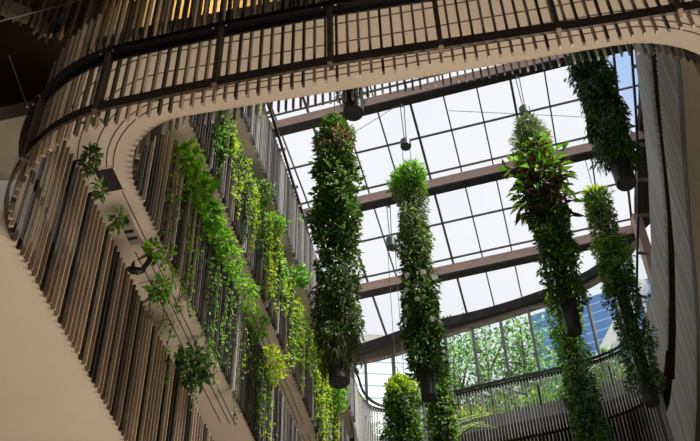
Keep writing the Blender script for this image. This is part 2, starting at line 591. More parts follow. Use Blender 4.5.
# --- level D: the topmost ring under the glass roof
D = empty('slatted_balustrade', (4.0, 32.7, 23.4), 'pale grey top balustrade with dark handrail curving round the far end under the glass',
          'balustrade', 'slatted balustrades round the atrium')
path_d = NEAR_C[-1:] + [p for p in RIGHT if p[1] > NEAR_C[-1][1] + .3]
path_d3 = [(wall_x(31.0), 31.0)] + [p for p in LEFT if p[1] < 31 and p[1] > NEAR_C[0][1] + .3] + NEAR_C
slats(D, offset(FARS, -0.05), 0.115, 23.15, 25.58, 0.027, 0.06, M['batten_grey'], lambda p: dist(p), 55)
slats(D, offset(path_d3, -0.06), 0.15, 23.15, 25.7, 0.034, 0.09, M['batten_slate'], lambda p: dist(p) if p.x < 2 and p.y > 19 else None, 45)
slats(D, offset(path_d[1:], 0.0), 0.135, 23.15, 25.38, 0.034, 0.09, M['batten_grey'], lambda p: None, 1)
RAIL_D = [(7.95, 17.3), (8.12, 18.15), (8.45, 19.7), (8.77, 21.4), (9.11, 23.4), (9.43, 25.7), (9.78, 28.1), (9.9, 29.3), (9.6, 30.25), (8.85, 30.85), (7.5, 31.45), (5.4, 32.1),
          (3.9, 32.6), (2.6, 33.1), (1.5, 33.45), (0.8, 33.25), (0.33, 32.55), (0.1, 31.5), (-0.46, 29.0), (-0.86, 27.0), (-1.26, 24.9), (-1.55, 23.1), (-1.81, 21.64), (-2.1, 20.0), (-2.4, 18.5)]
RAIL_S = smooth_path(RAIL_D, 5)
rel(MB().sweep(RAIL_S, [(-0.035, 25.66), (0.035, 25.66), (0.035, 25.75), (-0.035, 25.75)]).build('handrail', M['rail']), D)
rel(MB().sweep(offset(FARS, 0.0), [(-0.06, 25.58), (0.06, 25.58), (0.06, 25.68), (-0.06, 25.68)]).build('top_rail', M['flange']), D)
for y in (18.1, 19.4, 20.8, 22.3, 24.0, 25.8, 27.6, 29.4):
    rel(MB().beam((wall_x(y) + 0.02, y, 25.62), (wall_x(y) + 0.27, y, 25.68), 0.07, 0.07).build('rail_bracket', M['metal']), D)
for (x, y) in ((8.12, 18.15), (8.42, 19.6), (8.7, 21.0), (8.95, 22.4), (9.18, 23.9), (9.42, 25.6), (9.72, 27.7)):
    rel(MB().beam((x - 0.02, y, 25.66), (x + 0.34, y, 25.62), 0.08, 0.08).build('rail_bracket', M['metal']), D)
for p, t in walk([q for q in FARS], 2.6, 1.2):
    n = Vector((t.y, -t.x))
    c = p + n * 0.12
    rel(MB().box((c.x, c.y, 24.35), (t.x, t.y, 0), (n.x, n.y, 0), (0, 0, 1), 0.04, 0.02, 1.0).build('post', M['flange']), D)

# --- the void behind the nearest balustrade: screens rising off the near edges of levels B and C
OUT_B = [(-16, 11.9), (-6.5, 11.3), (-5.81, 11.2), (-5.34, 11.1), (-4.95, 10.72), (-4.63, 10.36), (-4.3, 10.08), (-3.9, 9.86), (-2.91, 9.62), (-1.88, 9.44), (-1.0, 9.28), (0.1, 9.12), (6, 8.25), (16, 6.8)]
E1 = empty('slatted_balustrade', (-2.9, 9.62, 14.8), 'shadowed brown slatted screen behind the black handrail at the top left, lit yellow from behind',
           'balustrade', 'slatted balustrades round the atrium')
edge_b = smooth_path(OUT_B[5:13], 4)
slats(E1, offset(edge_b, 0.05), 0.125, 14.5, 17.3, 0.04, 0.09, M['batten_brown'], lambda p: dist(p) if p.x < 0.6 else None, 60)
OUT_C = [(-16, 9.6), (-9.0, 10.9), (-7.2, 11.5), (-6.4, 11.9), (-6.05, 12.3), (-5.7, 12.25), (-5.2, 11.95), (-4.6, 11.55), (-3.6, 11.3), (-2.0, 11.05), (0, 10.75), (6, 9.8), (16, 8.2)]
E2 = empty('slatted_balustrade', (-6.1, 12.3, 19.1), 'dim brown slats hanging above the black area at the top left corner',
           'balustrade', 'slatted balustrades round the atrium')
edge_c = smooth_path(OUT_C[1:11], 4)
slats(E2, offset(edge_c, 0.06), 0.15, 18.75, 21.6, 0.04, 0.09, M['batten_brown'], lambda p: dist(p), 60)

# ------------------------------------------------------------------ floor plates
XR, YB, XL = 18.0, 40.0, -16.0
out_a = [(-4.60, 9.74), (-4.40, 9.95), (-4.34, 10.4), (-4.22, 11.1), (-4.03, 12.2), (-3.84, 13.3), (-3.64, 14.5), (-3.34, 16), (-2.74, 19), (-2.0, 22.5), (-0.5, 30), (-0.5, YB), (XL, YB), (XL, 9.4), (-6.5, 9.6)]
struct(slab('ceiling_lowest', out_a, None, 10.5, 10.9, M['soffit']), 'smooth beige soffit filling the lower left corner below the brown slats', 'ceiling')
struct(slab('ceiling_grooved', OUT_B + [(XR, 6.5), (XR, YB), (XL, YB)], LOOP_B, 14.8, 15.2, M['soffit']),
       'beige soffit ring with curved grooves behind the nearest balustrade', 'ceiling')
# level C and D soffits: beige on the left, shade painted dark round the right and far sides
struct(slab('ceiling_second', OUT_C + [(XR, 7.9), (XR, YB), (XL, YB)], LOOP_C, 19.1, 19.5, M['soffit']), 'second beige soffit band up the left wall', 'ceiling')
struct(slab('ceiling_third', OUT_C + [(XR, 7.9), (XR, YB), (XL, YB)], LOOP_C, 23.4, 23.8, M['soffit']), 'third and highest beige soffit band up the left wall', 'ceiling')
# dark sheets painting the shade under the far and right rims of the two upper plates
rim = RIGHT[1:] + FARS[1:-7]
for nm, z, lb in (('shade_rim_1', 19.1, 'soffit band painted dark as shade between tan wall and slats on the right'), ('shade_rim_2', 23.4, 'soffit band painted dark as shade between the two slatted screens on the right and far side')):
    o = MB().sweep(rim, [(0.0, z - 0.03), (2.4, z - 0.03), (2.4, z - 0.004), (0.0, z - 0.004)]).build(nm, M['soffit_shade'])
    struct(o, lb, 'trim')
    o = MB().sweep(rim, [(-0.01, z - 0.03), (0.03, z - 0.03), (0.03, z + 0.42), (-0.01, z + 0.42)]).build('shade_edge', M['soffit_shade'])
    struct(o, 'slab edge painted dark as shade below the slats on the right and far side', 'trim')

struct(slab('shade_panel', [(-15.9, 9.9), (-9.0, 11.05), (-7.2, 11.65), (-6.4, 12.05), (-6.05, 12.4), (-5.7, 12.35), (-5.3, 12.1), (-4.95, 14.5), (-4.4, 20), (-4.4, 39.5), (-15.9, 39.5)], None, 19.08, 19.099, M['soffit_shade']),
       'dark sheet painting the unlit soffit deep in the top left corner', 'trim')  # dark sheet paints the unlit part of the second soffit

# linear slots in the grooved soffit
def slot(path, z=14.8):
    return MB().sweep(path, [(-0.011, z - 0.004), (0.011, z - 0.004), (0.011, z + 0.004), (-0.011, z + 0.004)])


nb = NEAR_B
for o_ in (0.32, 0.44, 0.64, 0.93, 1.28):
    p = offset(nb, o_)
    p = [q for q in p if q[1] < 12.45 or q[0] > 0]
    struct(slot(p).build('slot_groove', M['groove']), 'thin curved groove in the beige soffit behind the nearest balustrade', 'groove')
for o_, y0, y1 in ((0.30, 12.6, 19.75), (0.42, 13.9, 19.7), (0.60, 14.35, 19.65)):
    ys = [y0 + (y1 - y0) * k / 8 for k in range(9)]
    struct(slot([(wall_x(y) - o_, y) for y in ys]).build('slot_groove', M['groove']), 'thin straight groove in the beige soffit along the left wall', 'groove')
for o_ in (0.30, 0.46):
    for (ya, yb_) in ((15.6, 20.2), (20.8, 25.5), (26.0, 29.0)):
        struct(slot([(wall_x(y) - o_, y) for y in (ya, (ya + yb_) / 2, yb_)], 19.1).build('slot_groove', M['groove']), 'thin straight groove in the second soffit band on the left', 'groove')

# dark hatch and lamp recess in the soffit by the corner
ld = Vector((0.196, 0.98, 0)).normalized(); ln = Vector((ld.y, -ld.x, 0))
h = empty('ceiling_hatch', (-4.2, 12.55, 14.79), 'dark square opening in the beige soffit beside the climbing plant', 'hatch')
rel(MB().box((-4.22, 12.56, 14.795), ld, ln, (0, 0, 1), 0.26, 0.17, 0.008).build('dark_panel', M['void']), h)
fr = MB()
for a, b_, hx, hy in ((0, 0.18, 0.28, 0.012), (0, -0.18, 0.28, 0.012), (0.27, 0, 0.012, 0.19), (-0.27, 0, 0.012, 0.19)):
    fr.box(Vector((-4.22, 12.56, 14.793)) + ld * a + ln * b_, ld, ln, (0, 0, 1), hx, hy, 0.012)
rel(fr.build('frame', M['soffit']), h)
h = empty('recessed_downlight', (-4.05, 13.8, 14.79), 'rectangular recess with dark lamp heads and cross bars in the beige soffit', 'light')
c0 = Vector((-4.04, 13.78, 14.795))
rel(MB().box(c0, ld, ln, (0, 0, 1), 0.36, 0.13, 0.006).build('recess_panel', solid('recess_grey', (0.30, 0.26, 0.23), 0.6)), h)
for a, w_ in ((-0.26, 0.07), (0.02, 0.028), (0.2, 0.03)):
    rel(MB().box(c0 + ld * a - Vector((0, 0, 0.016)) + ln * -0.02, ld, ln, (0, 0, 1), w_, 0.085, 0.014).build('lamp_head', M['void']), h)
fr = MB()
for a, b_, hx, hy in ((0, 0.135, 0.37, 0.01), (0, -0.135, 0.37, 0.01), (0.365, 0, 0.01, 0.14), (-0.365, 0, 0.01, 0.14)):
    fr.box(c0 + ld * a + ln * b_, ld, ln, (0, 0, 1), hx, hy, 0.014)
rel(fr.build('frame', M['soffit']), h)

# white parapet at far left, lining walls, planter troughs behind the screens
struct(MB().abox(XL, -4.52, 9.93, 10.03, 10.9, 11.75).build('wall_parapet', M['white_wall']), 'white plaster parapet at the left edge behind the turning balustrade', 'wall')
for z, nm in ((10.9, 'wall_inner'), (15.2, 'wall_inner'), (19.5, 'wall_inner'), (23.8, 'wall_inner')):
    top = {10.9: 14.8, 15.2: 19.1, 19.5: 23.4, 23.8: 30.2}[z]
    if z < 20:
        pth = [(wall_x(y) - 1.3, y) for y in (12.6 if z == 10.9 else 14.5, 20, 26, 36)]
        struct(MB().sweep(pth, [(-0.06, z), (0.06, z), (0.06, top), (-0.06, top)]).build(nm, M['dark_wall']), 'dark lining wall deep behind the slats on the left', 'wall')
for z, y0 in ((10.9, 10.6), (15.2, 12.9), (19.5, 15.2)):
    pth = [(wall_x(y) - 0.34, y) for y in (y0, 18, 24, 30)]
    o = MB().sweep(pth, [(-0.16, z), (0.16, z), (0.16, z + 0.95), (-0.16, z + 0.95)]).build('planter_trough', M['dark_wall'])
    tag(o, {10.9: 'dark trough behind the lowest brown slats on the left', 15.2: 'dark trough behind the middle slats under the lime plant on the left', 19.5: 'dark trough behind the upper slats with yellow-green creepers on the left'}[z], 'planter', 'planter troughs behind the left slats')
o = MB().sweep(offset(FARS, 0.30), [(-0.14, 23.8), (0.14, 23.8), (0.14, 24.55), (-0.14, 24.55)]).build('planter_trough', M['planter'])
tag(o, 'grey planter trough behind the pale slats of the far top balustrade', 'planter')
o = MB().sweep(offset(FARS, 0.10), [(-0.02, 23.4), (0.02, 23.4), (0.02, 24.42), (-0.02, 24.42)]).build('trim_upstand', M['planter'])
struct(o, 'solid dark grey upstand behind the lower part of the far top slats', 'trim')
# tan wall on the right, at the level below the shade-dark soffit band
struct(MB().sweep(offset([(6.3, 11.2), (6.75, 12.2)] + RIGHT, -0.14), [(-0.05, 15.2), (0.05, 15.2), (0.05, 18.4), (-0.05, 18.4)]).build('wall_tan', M['tan_wall']),
       'plain tan wall at the right edge of the picture', 'wall')
struct(MB().sweep(offset([(6.3, 11.2), (6.75, 12.2)] + RIGHT, -0.16), [(-0.04, 18.4), (0.04, 18.4), (0.04, 18.83), (-0.04, 18.83)]).build('shade_band', M['soffit_shade']),
       'painted dark shade band along the top of the tan wall at the right', 'trim')  # dark strip paints the shadow gap under the slab
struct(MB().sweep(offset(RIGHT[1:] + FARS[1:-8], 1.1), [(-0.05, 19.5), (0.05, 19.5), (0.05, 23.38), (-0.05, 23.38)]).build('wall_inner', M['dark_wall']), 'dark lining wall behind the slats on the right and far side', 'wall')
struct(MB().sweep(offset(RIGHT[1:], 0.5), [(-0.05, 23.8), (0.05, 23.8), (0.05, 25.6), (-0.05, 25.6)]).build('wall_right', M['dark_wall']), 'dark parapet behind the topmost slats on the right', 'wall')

# ------------------------------------------------------------------ outer shell
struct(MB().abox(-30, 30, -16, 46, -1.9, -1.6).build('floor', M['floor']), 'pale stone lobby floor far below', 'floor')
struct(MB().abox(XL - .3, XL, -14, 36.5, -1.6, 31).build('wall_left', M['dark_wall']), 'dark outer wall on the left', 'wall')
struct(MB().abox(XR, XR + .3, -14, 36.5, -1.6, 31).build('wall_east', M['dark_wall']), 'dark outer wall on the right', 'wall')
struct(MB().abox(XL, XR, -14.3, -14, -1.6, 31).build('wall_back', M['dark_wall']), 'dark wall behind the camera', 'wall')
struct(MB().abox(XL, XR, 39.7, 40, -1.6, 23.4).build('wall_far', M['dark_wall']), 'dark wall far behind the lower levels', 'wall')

# ------------------------------------------------------------------ glass roof
K = -0.27                                            # beam direction
az = math.radians(13.0)
bd = Vector((1, K, 0)).normalized()                  # along beams
md = Vector((math.sin(az), math.cos(az), 0))         # along glazing bars
HEAD = [(11.1, 29.6), (11.03, 29.95), (10.62, 30.85), (9.89, 31.85), (8.42, 32.95), (7.2, 33.5), (6.06, 34.0), (4.03, 34.85), (2.17, 35.85), (0.33, 36.5), (-1.5, 36.6)]
HEAD_S = [(x * 1.0132, y * 1.0132) for x, y in smooth_path(HEAD, 4)]
EDGE_R = [(9.2, 16.0), (9.75, 19.5), (10.1, 21.9), (10.35, 23.4), (10.6, 25.6), (10.92, 28.1), (11.08, 29.3), (10.8, 30.2), (10.37, 31.0), (9.61, 31.9), (8.48, 32.65), (6.92, 33.45), (5.3, 34.1), (3.65, 34.6), (2.4, 35.05), (0.49, 35.95), (-1.3, 36.4)]
EDGE_S = [(x * 1.0142, y * 1.0142) for x, y in smooth_path(EDGE_R, 3)]
ROOF_OUT = EDGE_S + [(-3.2, 35.0), (-3.6, 30), (-4.4, 22), (-5.6, 14.8), (8.9, 11.6)]
gl = slab('window_1', ROOF_OUT, None, 31.40, 31.42, M['glass'])
struct(gl, 'glass skylight over the atrium with thin dark glazing bars', 'skylight')
struct(slab('roof', [(XL, -14), (XR, -14), (XR, 29.3), (11.9, 29.6)] + [(x + .25, y + .25) for x, y in HEAD_S[1:]] + [(XL, 37.6)], ROOF_OUT[::-1], 31.45, 31.5, M['roofdark']), 'opaque roof around the skylight', 'roof')
struct(MB().sweep(EDGE_S, [(-0.12, 31.0), (0.16, 31.0), (0.16, 31.44), (-0.12, 31.44)]).build('roof_edge_beam', M['flange']), 'dark curved beam along the far and right rim of the glass roof', 'beam')


def inside(x, y):
    c = False; P = ROOF_OUT; j = len(P) - 1
    for i in range(len(P)):
        if (P[i][1] > y) != (P[j][1] > y) and x < (P[j][0] - P[i][0]) * (y - P[i][1]) / (P[j][1] - P[i][1]) + P[i][0]:
            c = not c
        j = i
    return c


def clip(p, d, lo=-40, hi=40):
    ts = [t * 0.05 for t in range(int(lo / 0.05), int(hi / 0.05)) if inside(p.x + d.x * t * 0.05, p.y + d.y * t * 0.05)]
    return (min(ts), max(ts)) if ts else None


# glazing bars: one mesh each, named parts of the skylight
ref = Vector((0.75, 26.82, 31.3)) * (31.3 / 30.3); ref.z = 31.34
for k in range(-5, 12):
    p = ref + bd * (1.195 * k)
    c = clip(p, md)
    if c and c[1] - c[0] > 1:
        w_ = 0.085 if k % 3 == 2 else 0.05
        MB().beam(p + md * c[0], p + md * c[1], w_, 0.08).build('glazing_bar', M['bar'], gl)
for y0 in (16.4, 20.95, 25.6, 30.15):
    p = Vector((0, y0 + 0.15, 31.34)); c = clip(p, bd)
    MB().beam(p + bd * c[0], p + bd * c[1], 0.05, 0.07).build('purlin', M['bar'], gl)
for y0 in (14.4, 18.9, 23.45, 27.9, 32.65):
    p = Vector((0, y0 - 0.17, 30.78)); c = clip(p, bd)
    q0, q1 = p + bd * c[0], p + bd * c[1]
    bm_ = MB().beam(q0, q1, 0.24, 0.50).build('roof_beam', M['beam'])
    struct(bm_, 'brown steel roof beam crossing below the skylight', 'beam')
    dz = Vector((0, 0, 0.29))
    MB().beam(q0 - dz, q1 - dz, 0.34, 0.08).build('flange', M['flange'], bm_)
    n2 = Vector((-bd.y, bd.x, 0))
    MB().beam(q0 - n2 * 0.16 + Vector((0, 0, 0.52)), q1 - n2 * 0.16 + Vector((0, 0, 0.52)), 0.05, 0.07).build('glazing_rest', M['bar'], bm_)

# ------------------------------------------------------------------ glazed end wall
struct(MB().sweep(HEAD_S, [(-0.10, 30.8), (0.10, 30.8), (0.10, 31.44), (-0.10, 31.44)]).build('trim_3', M['header']), 'grey header beam over the glazed end wall', 'beam')
w2 = MB().sweep(HEAD_S, [(-0.008, 23.8), (0.008, 23.8), (0.008, 30.8), (-0.008, 30.8)]).build('window_2', M['glass_f'])
struct(w2, 'curved glazed end wall behind the far top balustrade', 'window')
for p, t in walk(HEAD_S, 1.24, 0.9):
    n = Vector((t.y, -t.x))
    MB().box((p.x, p.y, 27.3), (t.x, t.y, 0), (n.x, n.y, 0), (0, 0, 1), 0.05, 0.07, 3.5).build('mullion', M['mull'], w2)
MB().sweep(HEAD_S, [(-0.05, 23.8), (0.05, 23.8), (0.05, 23.9), (-0.05, 23.9)]).build('sill', M['mull'], w2)
# roof-side closing column at the right end
struct(MB().box((11.0, 29.0, 27.3), (1, 0, 0), (0, 1, 0), (0, 0, 1), 0.16, 0.22, 3.7).build('column', M['beam']), 'brown column at the right end of the roof edge', 'column')

# ------------------------------------------------------------------ outside: terrace, trees, towers
struct(slab('terrace', [(-25, 36.7), (30, 30), (60, 36), (60, 62), (-25, 62)], None, 22.6, 23.4, M['concrete']), 'planted roof terrace outside the glazed end wall', 'terrace')


def fill_leaves(name, P, Dr, N, Ln, Wd, m, parent=None, fold=0.18, droop=0.25):
    """many small folded leaves in one foliage mesh"""
    P = np.asarray(P, float); Dr = np.asarray(Dr, float); N = np.asarray(N, float)
    Ln = np.asarray(Ln, float)[:, None]; Wd = np.asarray(Wd, float)[:, None]
    Dr /= np.linalg.norm(Dr, axis=1, keepdims=True) + 1e-9
    S = np.cross(Dr, N); S /= np.linalg.norm(S, axis=1, keepdims=True) + 1e-9
    N = np.cross(S, Dr)
    mid = P + Dr * Ln * 0.48
    lf = mid + S * Wd * 0.5 + N * Wd * fold
    rt = mid - S * Wd * 0.5 + N * Wd * fold
    tip = P + Dr * Ln - N * Ln * droop
    n = len(P)
    V = np.stack([P, lf, rt, mid, tip], 1).reshape(-1, 3)
    base = (np.arange(n) * 5)[:, None]
    Fc = np.concatenate([base + np.array([[0, 3, 1]]), base + np.array([[0, 2, 3]]), base + np.array([[3, 4, 1]]), base + np.array([[3, 2, 4]])], 0)
    me = bpy.data.meshes.new(name)
    me.from_pydata(V.tolist(), [], Fc.tolist())
    me.update(); me.materials.append(m)
    o = bpy.data.objects.new(name, me)
    COL.objects.link(o)
    if parent:
        rel(o, parent)
    return o


def cloud(ctr, rad, n, Lr, Wr, up=0.1, rng=nrg):
    """leaf data for a bushy ellipsoid"""
    u = rng.normal(size=(n, 3)); u /= np.linalg.norm(u, axis=1, keepdims=True)
    rr = rng.uniform(0.55, 1.05, (n, 1)) * (1 + 0.22 * np.sin(u[:, :1] * 7 + u[:, 2:] * 5) * np.cos(u[:, 1:2] * 6))
    P = np.array(ctr) + u * rr * np.array(rad)
    Dr = u * 0.8 + rng.normal(size=(n, 3)) * 0.6 + np.array([0, 0, up])
    N = rng.normal(size=(n, 3)) * 0.6 + np.array([0, 0, 1.0])
    return P, Dr, N, rng.uniform(*Lr, n), rng.uniform(*Wr, n)


def cat(*parts):
    return [np.concatenate(z, 0) for z in zip(*parts)]


trees = [(5.2, 42.0, 9.5, 1.5), (4.6, 39.2, 10.5, 2.0), (6.3, 40.0, 12.0, 2.1), (7.7, 38.3, 11.0, 1.9), (9.2, 39.5, 9.0, 1.5), (10.6, 36.8, 7.5, 1.2), (12.0, 35.2, 7.0, 1.1), (8.6, 43.5, 15, 2.4), (4.8, 44, 15.5, 2.4)]
tl = ['slender tree outside the glazed end wall, leftmost beside the white tower', 'leafy tree outside the glass, second from the white tower', 'tall leafy tree outside the middle of the glazed end wall',
      'leafy tree outside the glass behind the tall hanging column with red leaves', 'young tree outside the glass in front of the blue tower', 'small tree outside the glass at the rounded right end',
      'small tree outside the rounded end, furthest right beyond the glass', 'tall pale tree behind the others, nearer the blue tower', 'tall pale tree behind the others, nearer the white tower']
for (x, y, hh, r), lb in zip(trees, tl):
    t = empty('leafy_tree', (x, y, 23.4), lb, 'tree', 'trees outside the glazed end wall')
    tr = MB()
    tr.tube([(x, y, 23.4), (x + .15, y, 23.4 + hh * .35), (x - .1, y + .1, 23.4 + hh * .7), (x, y, 23.4 + hh * .95)], [.16, .12, .08, .03], 7)
    for k in range(7):
        a = rnd.uniform(0, 6.28); z = 23.4 + hh * rnd.uniform(.3, .8)
        tr.tube([(x, y, z), (x + math.cos(a) * r * .45, y + math.sin(a) * r * .45, z + .7), (x + math.cos(a) * r * .85, y + math.sin(a) * r * .85, z + 1.2)], [.06, .04, .015], 5)
    rel(tr.build('trunk', M['bark']), t)
    cl = []
    for k in range(9):
        a = rnd.uniform(0, 6.28); q = rnd.uniform(0.1, .75) * r; z = 23.4 + hh * (0.25 + .75 * k / 9)
        cl.append(cloud((x + math.cos(a) * q, y + math.sin(a) * q, z), (r * .62, r * .62, hh * .10), 260, (.16, .34), (.07, .15)))
    fill_leaves('crown', *cat(*cl), L['tree'], t)

# two neighbouring towers
t = empty('office_tower', (-2.0, 62, 23.4), 'white tower with horizontal louvres outside, behind the glass on the left', 'building')
rel(MB().box((-2.5, 64, 29.5), (1, .12, 0), (-.12, 1, 0), (0, 0, 1), 7.2, 5, 21.5).build('facade', M['tower_white']), t)
rel(MB().box((-2.5, 64, 51.3), (1, .12, 0), (-.12, 1, 0), (0, 0, 1), 7.4, 5.2, .6).build('parapet', M['concrete']), t)
t = empty('office_tower', (20, 66, 0), 'blue glass tower with pale floor lines outside, behind the glass on the right', 'building')
rel(MB().box((22.5, 66, 29), (1, -.45, 0), (.45, 1, 0), (0, 0, 1), 6.3, 6, 27.5).build('facade', M['tower_blue']), t)
rel(MB().beam((15.2, 60.4, 46), (21, 58, 55), .9, .9).build('brace', M['white_wall']), t)
rel(MB().beam((20, 58.4, 42), (25.5, 56, 52), .9, .9).build('brace', M['white_wall']), t)

# ------------------------------------------------------------------ hanging columns of plants
def column(name_label, x, y, z_top, z_fol, z_pot, R, zones, can=None, z_beam=30.42, pot_r=0.23, group='hanging columns of plants', seed=1):
    rng = np.random.default_rng(seed)
    R *= .92
    t = empty('hanging_planter', (x, y, z_pot), name_label, 'hanging plant', group)
    H = z_top - z_fol
    rel(MB().lathe((x, y, 0), [(0.10, z_pot + .3), (R * .42, z_fol + .15), (R * .46, z_fol + H * .3), (R * .46, z_top - R * .6), (R * .2, z_top - R * .25)], 12).build('planting_tube', M['core'], smooth=True), t)
    hp = z_fol - z_pot
    if hp > 0:
        rel(MB().lathe((x, y, z_pot), [(pot_r * .93, 0), (pot_r * .97, .02), (pot_r, hp * .5), (pot_r * 1.03, hp + .3), (pot_r * .9, hp + .3)], 24).build('pot', M['pot'], smooth=False), t)
    top = z_top - R * .3
    if can:
        z0, z1 = can
        rel(MB().lathe((x, y, z0), [(.17, 0), (.18, .02), (.18, (z1 - z0) * .8), (.12, z1 - z0), (.03, z1 - z0 + .05)], 20).build('canister', M['canister']), t)
        for dx in (-.03, .03):
            rel(MB().tube([(x + dx, y, z1), (x + dx * 2.2, y, z_beam)], .016, 5).build('cable', M['cable']), t)
        rel(MB().lathe((x, y, z_beam - .16), [(.05, 0), (.05, .16)], 8).build('beam_clamp', M['steel']), t)
        for dx in (-.13, .13):
            rel(MB().tube([(x + dx, y, z0), (x + dx, y, top)], .010, 4).build('cable', M['cable']), t)
    else:
        rel(MB().tube([(x, y, top), (x, y, z_beam)], .014, 5).build('cable', M['cable']), t)
    for nm, f0, f1, mk, n, Lr, Wr, droop_dir, spread in zones:
        n = int(n * 1.5); Lr = (Lr[0] * .8, Lr[1] * .82); Wr = (Wr[0] * .82, Wr[1] * .82)
        za = z_top - H * f0; zb = z_top - (H + .10 * (f1 > .93)) * f1
        z = rng.uniform(min(za, zb), max(za, zb), n)
        a = rng.uniform(0, 2 * math.pi, n)
        bump = 1 + .16 * np.sin(3 * a + z * 2.1) + .14 * np.sin(2 * a - z * 3.7 + 1) + .10 * np.sin(5 * a + z * 5.3)
        capf = np.clip((z_top - z) / (R * 1.1), 0.05, 1) ** .5
        r = R * rng.uniform(.55, 1.0, n) * bump * capf * spread
        P = np.stack([x + r * np.cos(a), y + r * np.sin(a), z], 1)
        out = np.stack([np.cos(a), np.sin(a), np.zeros(n)], 1)
        Dr = out * rng.uniform(.5, 1.0, (n, 1)) + np.array([0, 0, 1.0]) * (droop_dir + rng.normal(0, .35, (n, 1))) + rng.normal(0, .35, (n, 3))
        N = np.array([0, 0, 1.0]) * .8 + out * .5 + rng.normal(0, .45, (n, 3))
        fill_leaves(nm, P, Dr, N, rng.uniform(*Lr, n), rng.uniform(*Wr, n), L[mk], t)
    return t


G = 'hanging columns of plants'
column('tall hanging column of leafy dark plants with a round green crown, nearest the left wall', -0.34, 18.7, 24.35, 15.9, 15.05, .50, [
    ('clipped_foliage', 0, .13, 'mid', 1100, (.09, .16), (.05, .09), .5, .95),
    ('foliage', .10, .30, 'olive', 900, (.12, .24), (.04, .08), -.1, .95),
    ('pinkish_foliage', .13, .20, 'pink', 260, (.10, .2), (.05, .09), 0, 1.1),
    ('broad_leaves', .18, .62, 'dark', 1300, (.16, .34), (.07, .14), -.5, 1.05),
    ('broad_leaves', .2, .5, 'mid', 420, (.16, .34), (.07, .14), -.4, 1.15),
    ('foliage', .42, .97, 'dark', 2200, (.11, .22), (.05, .10), -.6, 1.08),
    ('trailing_fronds', .72, 1.03, 'moss', 1500, (.25, .55), (.02, .05), -2.5, .98)], can=None, seed=3)
column('hanging column with feathery light green top and white flowers low down', 1.9, 22.78, 26.95, 18.7, 17.75, .46, [
    ('feathery_fronds', 0, .13, 'bright', 900, (.14, .34), (.03, .07), .15, 1.3),
    ('foliage', .02, .2, 'mid', 600, (.10, .2), (.05, .09), .1, 1.0),
    ('foliage', .14, .5, 'olive', 2000, (.10, .22), (.04, .07), -.6, .98),
    ('foliage', .3, .78, 'mid', 1400, (.12, .24), (.05, .10), -.4, 1.05),
    ('reddish_foliage', .5, .72, 'purple', 450, (.12, .24), (.05, .1), -.3, 1.08),
    ('broad_leaves', .66, 1.0, 'dark', 1500, (.16, .32), (.07, .12), -.5, 1.08)], can=(28.05, 28.4), seed=4, pot_r=.2)
column('hanging column with red bromeliads and big jutting leaves, a canister close on its crown', 5.75, 21.73, 27.95, 19.85, 18.92, .50, [
    ('grassy_foliage', 0, .20, 'olive', 1500, (.16, .32), (.015, .035), .1, 1.05),
    ('foliage', .05, .25, 'mid', 500, (.1, .2), (.04, .08), 0, .95),
    ('broad_leaves', .16, .36, 'bright', 420, (.16, .34), (.08, .15), -.2, 1.1),
    ('red_leaves', .19, .42, 'red', 130, (.18, .34), (.08, .14), .1, 1.2),
    ('jutting_leaves', .22, .48, 'bright', 90, (.35, .62), (.14, .24), -.3, 1.75),
    ('jutting_leaves', .3, .56, 'purple', 90, (.35, .6), (.12, .2), -.2, 1.5),
    ('maroon_foliage', .32, .62, 'purple', 700, (.14, .28), (.06, .11), -.1, 1.0),
    ('foliage', .3, .75, 'dark', 1600, (.14, .28), (.06, .12), -.4, 1.05),
    ('foliage', .58, 1.0, 'dark', 1900, (.10, .22), (.05, .1), -.6, 1.02),
    ('foliage', .5, .95, 'mid', 420, (.14, .3), (.06, .12), -.4, 1.15)], can=(28.2, 28.62), seed=5, pot_r=.21)
column('hanging column of drooping dark leaves cut off by the near soffit at the upper right', 6.42, 16.85, 25.4, 20.0, 19.15, .46, [
    ('drooping_leaves', 0, .97, 'dark', 3300, (.2, .4), (.05, .09), -1.5, 1.02),
    ('drooping_leaves', 0, .8, 'mid', 900, (.18, .36), (.05, .09), -1.1, 1.12),
    ('trailing_fronds', .7, .99, 'dark', 500, (.25, .5), (.03, .06), -2.5, .95)], can=None, seed=6, pot_r=.245)
column('slim hanging column with spiky pale crown and dense ivy, nearest the right slatted wall', 8.5, 25.46, 28.6, 20.1, 19.4, .46, [
    ('spiky_leaves', 0, .05, 'lime', 200, (.2, .4), (.04, .07), .5, 1.15),
    ('foliage', .02, .16, 'mid', 900, (.11, .22), (.05, .09), 0, 1.0),
    ('foliage', .12, .34, 'olive', 1000, (.1, .2), (.05, .09), -.4, .95),
    ('foliage', .3, .55, 'mid', 1200, (.12, .22), (.06, .11), -.4, 1.25),
    ('foliage', .3, .4, 'bright', 250, (.12, .22), (.06, .11), -.3, 1.3),
    ('foliage', .45, 1.02, 'dark', 2400, (.11, .22), (.05, .10), -.6, 1.15)], can=None, seed=7)
column('hanging plant column with only its black pot showing below the near beige soffit', 0.14, 14.25, 23.6, 19.6, 18.72, .42, [
    ('drooping_leaves', .2, 1.05, 'mid', 700, (.2, .36), (.03, .06), -1.6, .9)], can=None, seed=8, pot_r=.225)
column('short hanging column with round lime crown, on long cables before the far balustrade', 1.44, 27.42, 22.2, 16.4, 15.4, .55, [
    ('clipped_foliage', 0, .16, 'lime', 1100, (.1, .2), (.05, .09), .3, 1.0),
    ('foliage', .1, .45, 'mid', 1100, (.12, .24), (.05, .1), -.3, 1.0),
    ('foliage', .16, .8, 'dark', 1700, (.12, .24), (.05, .1), -.5, .95)], can=(28.1, 28.62), seed=9)
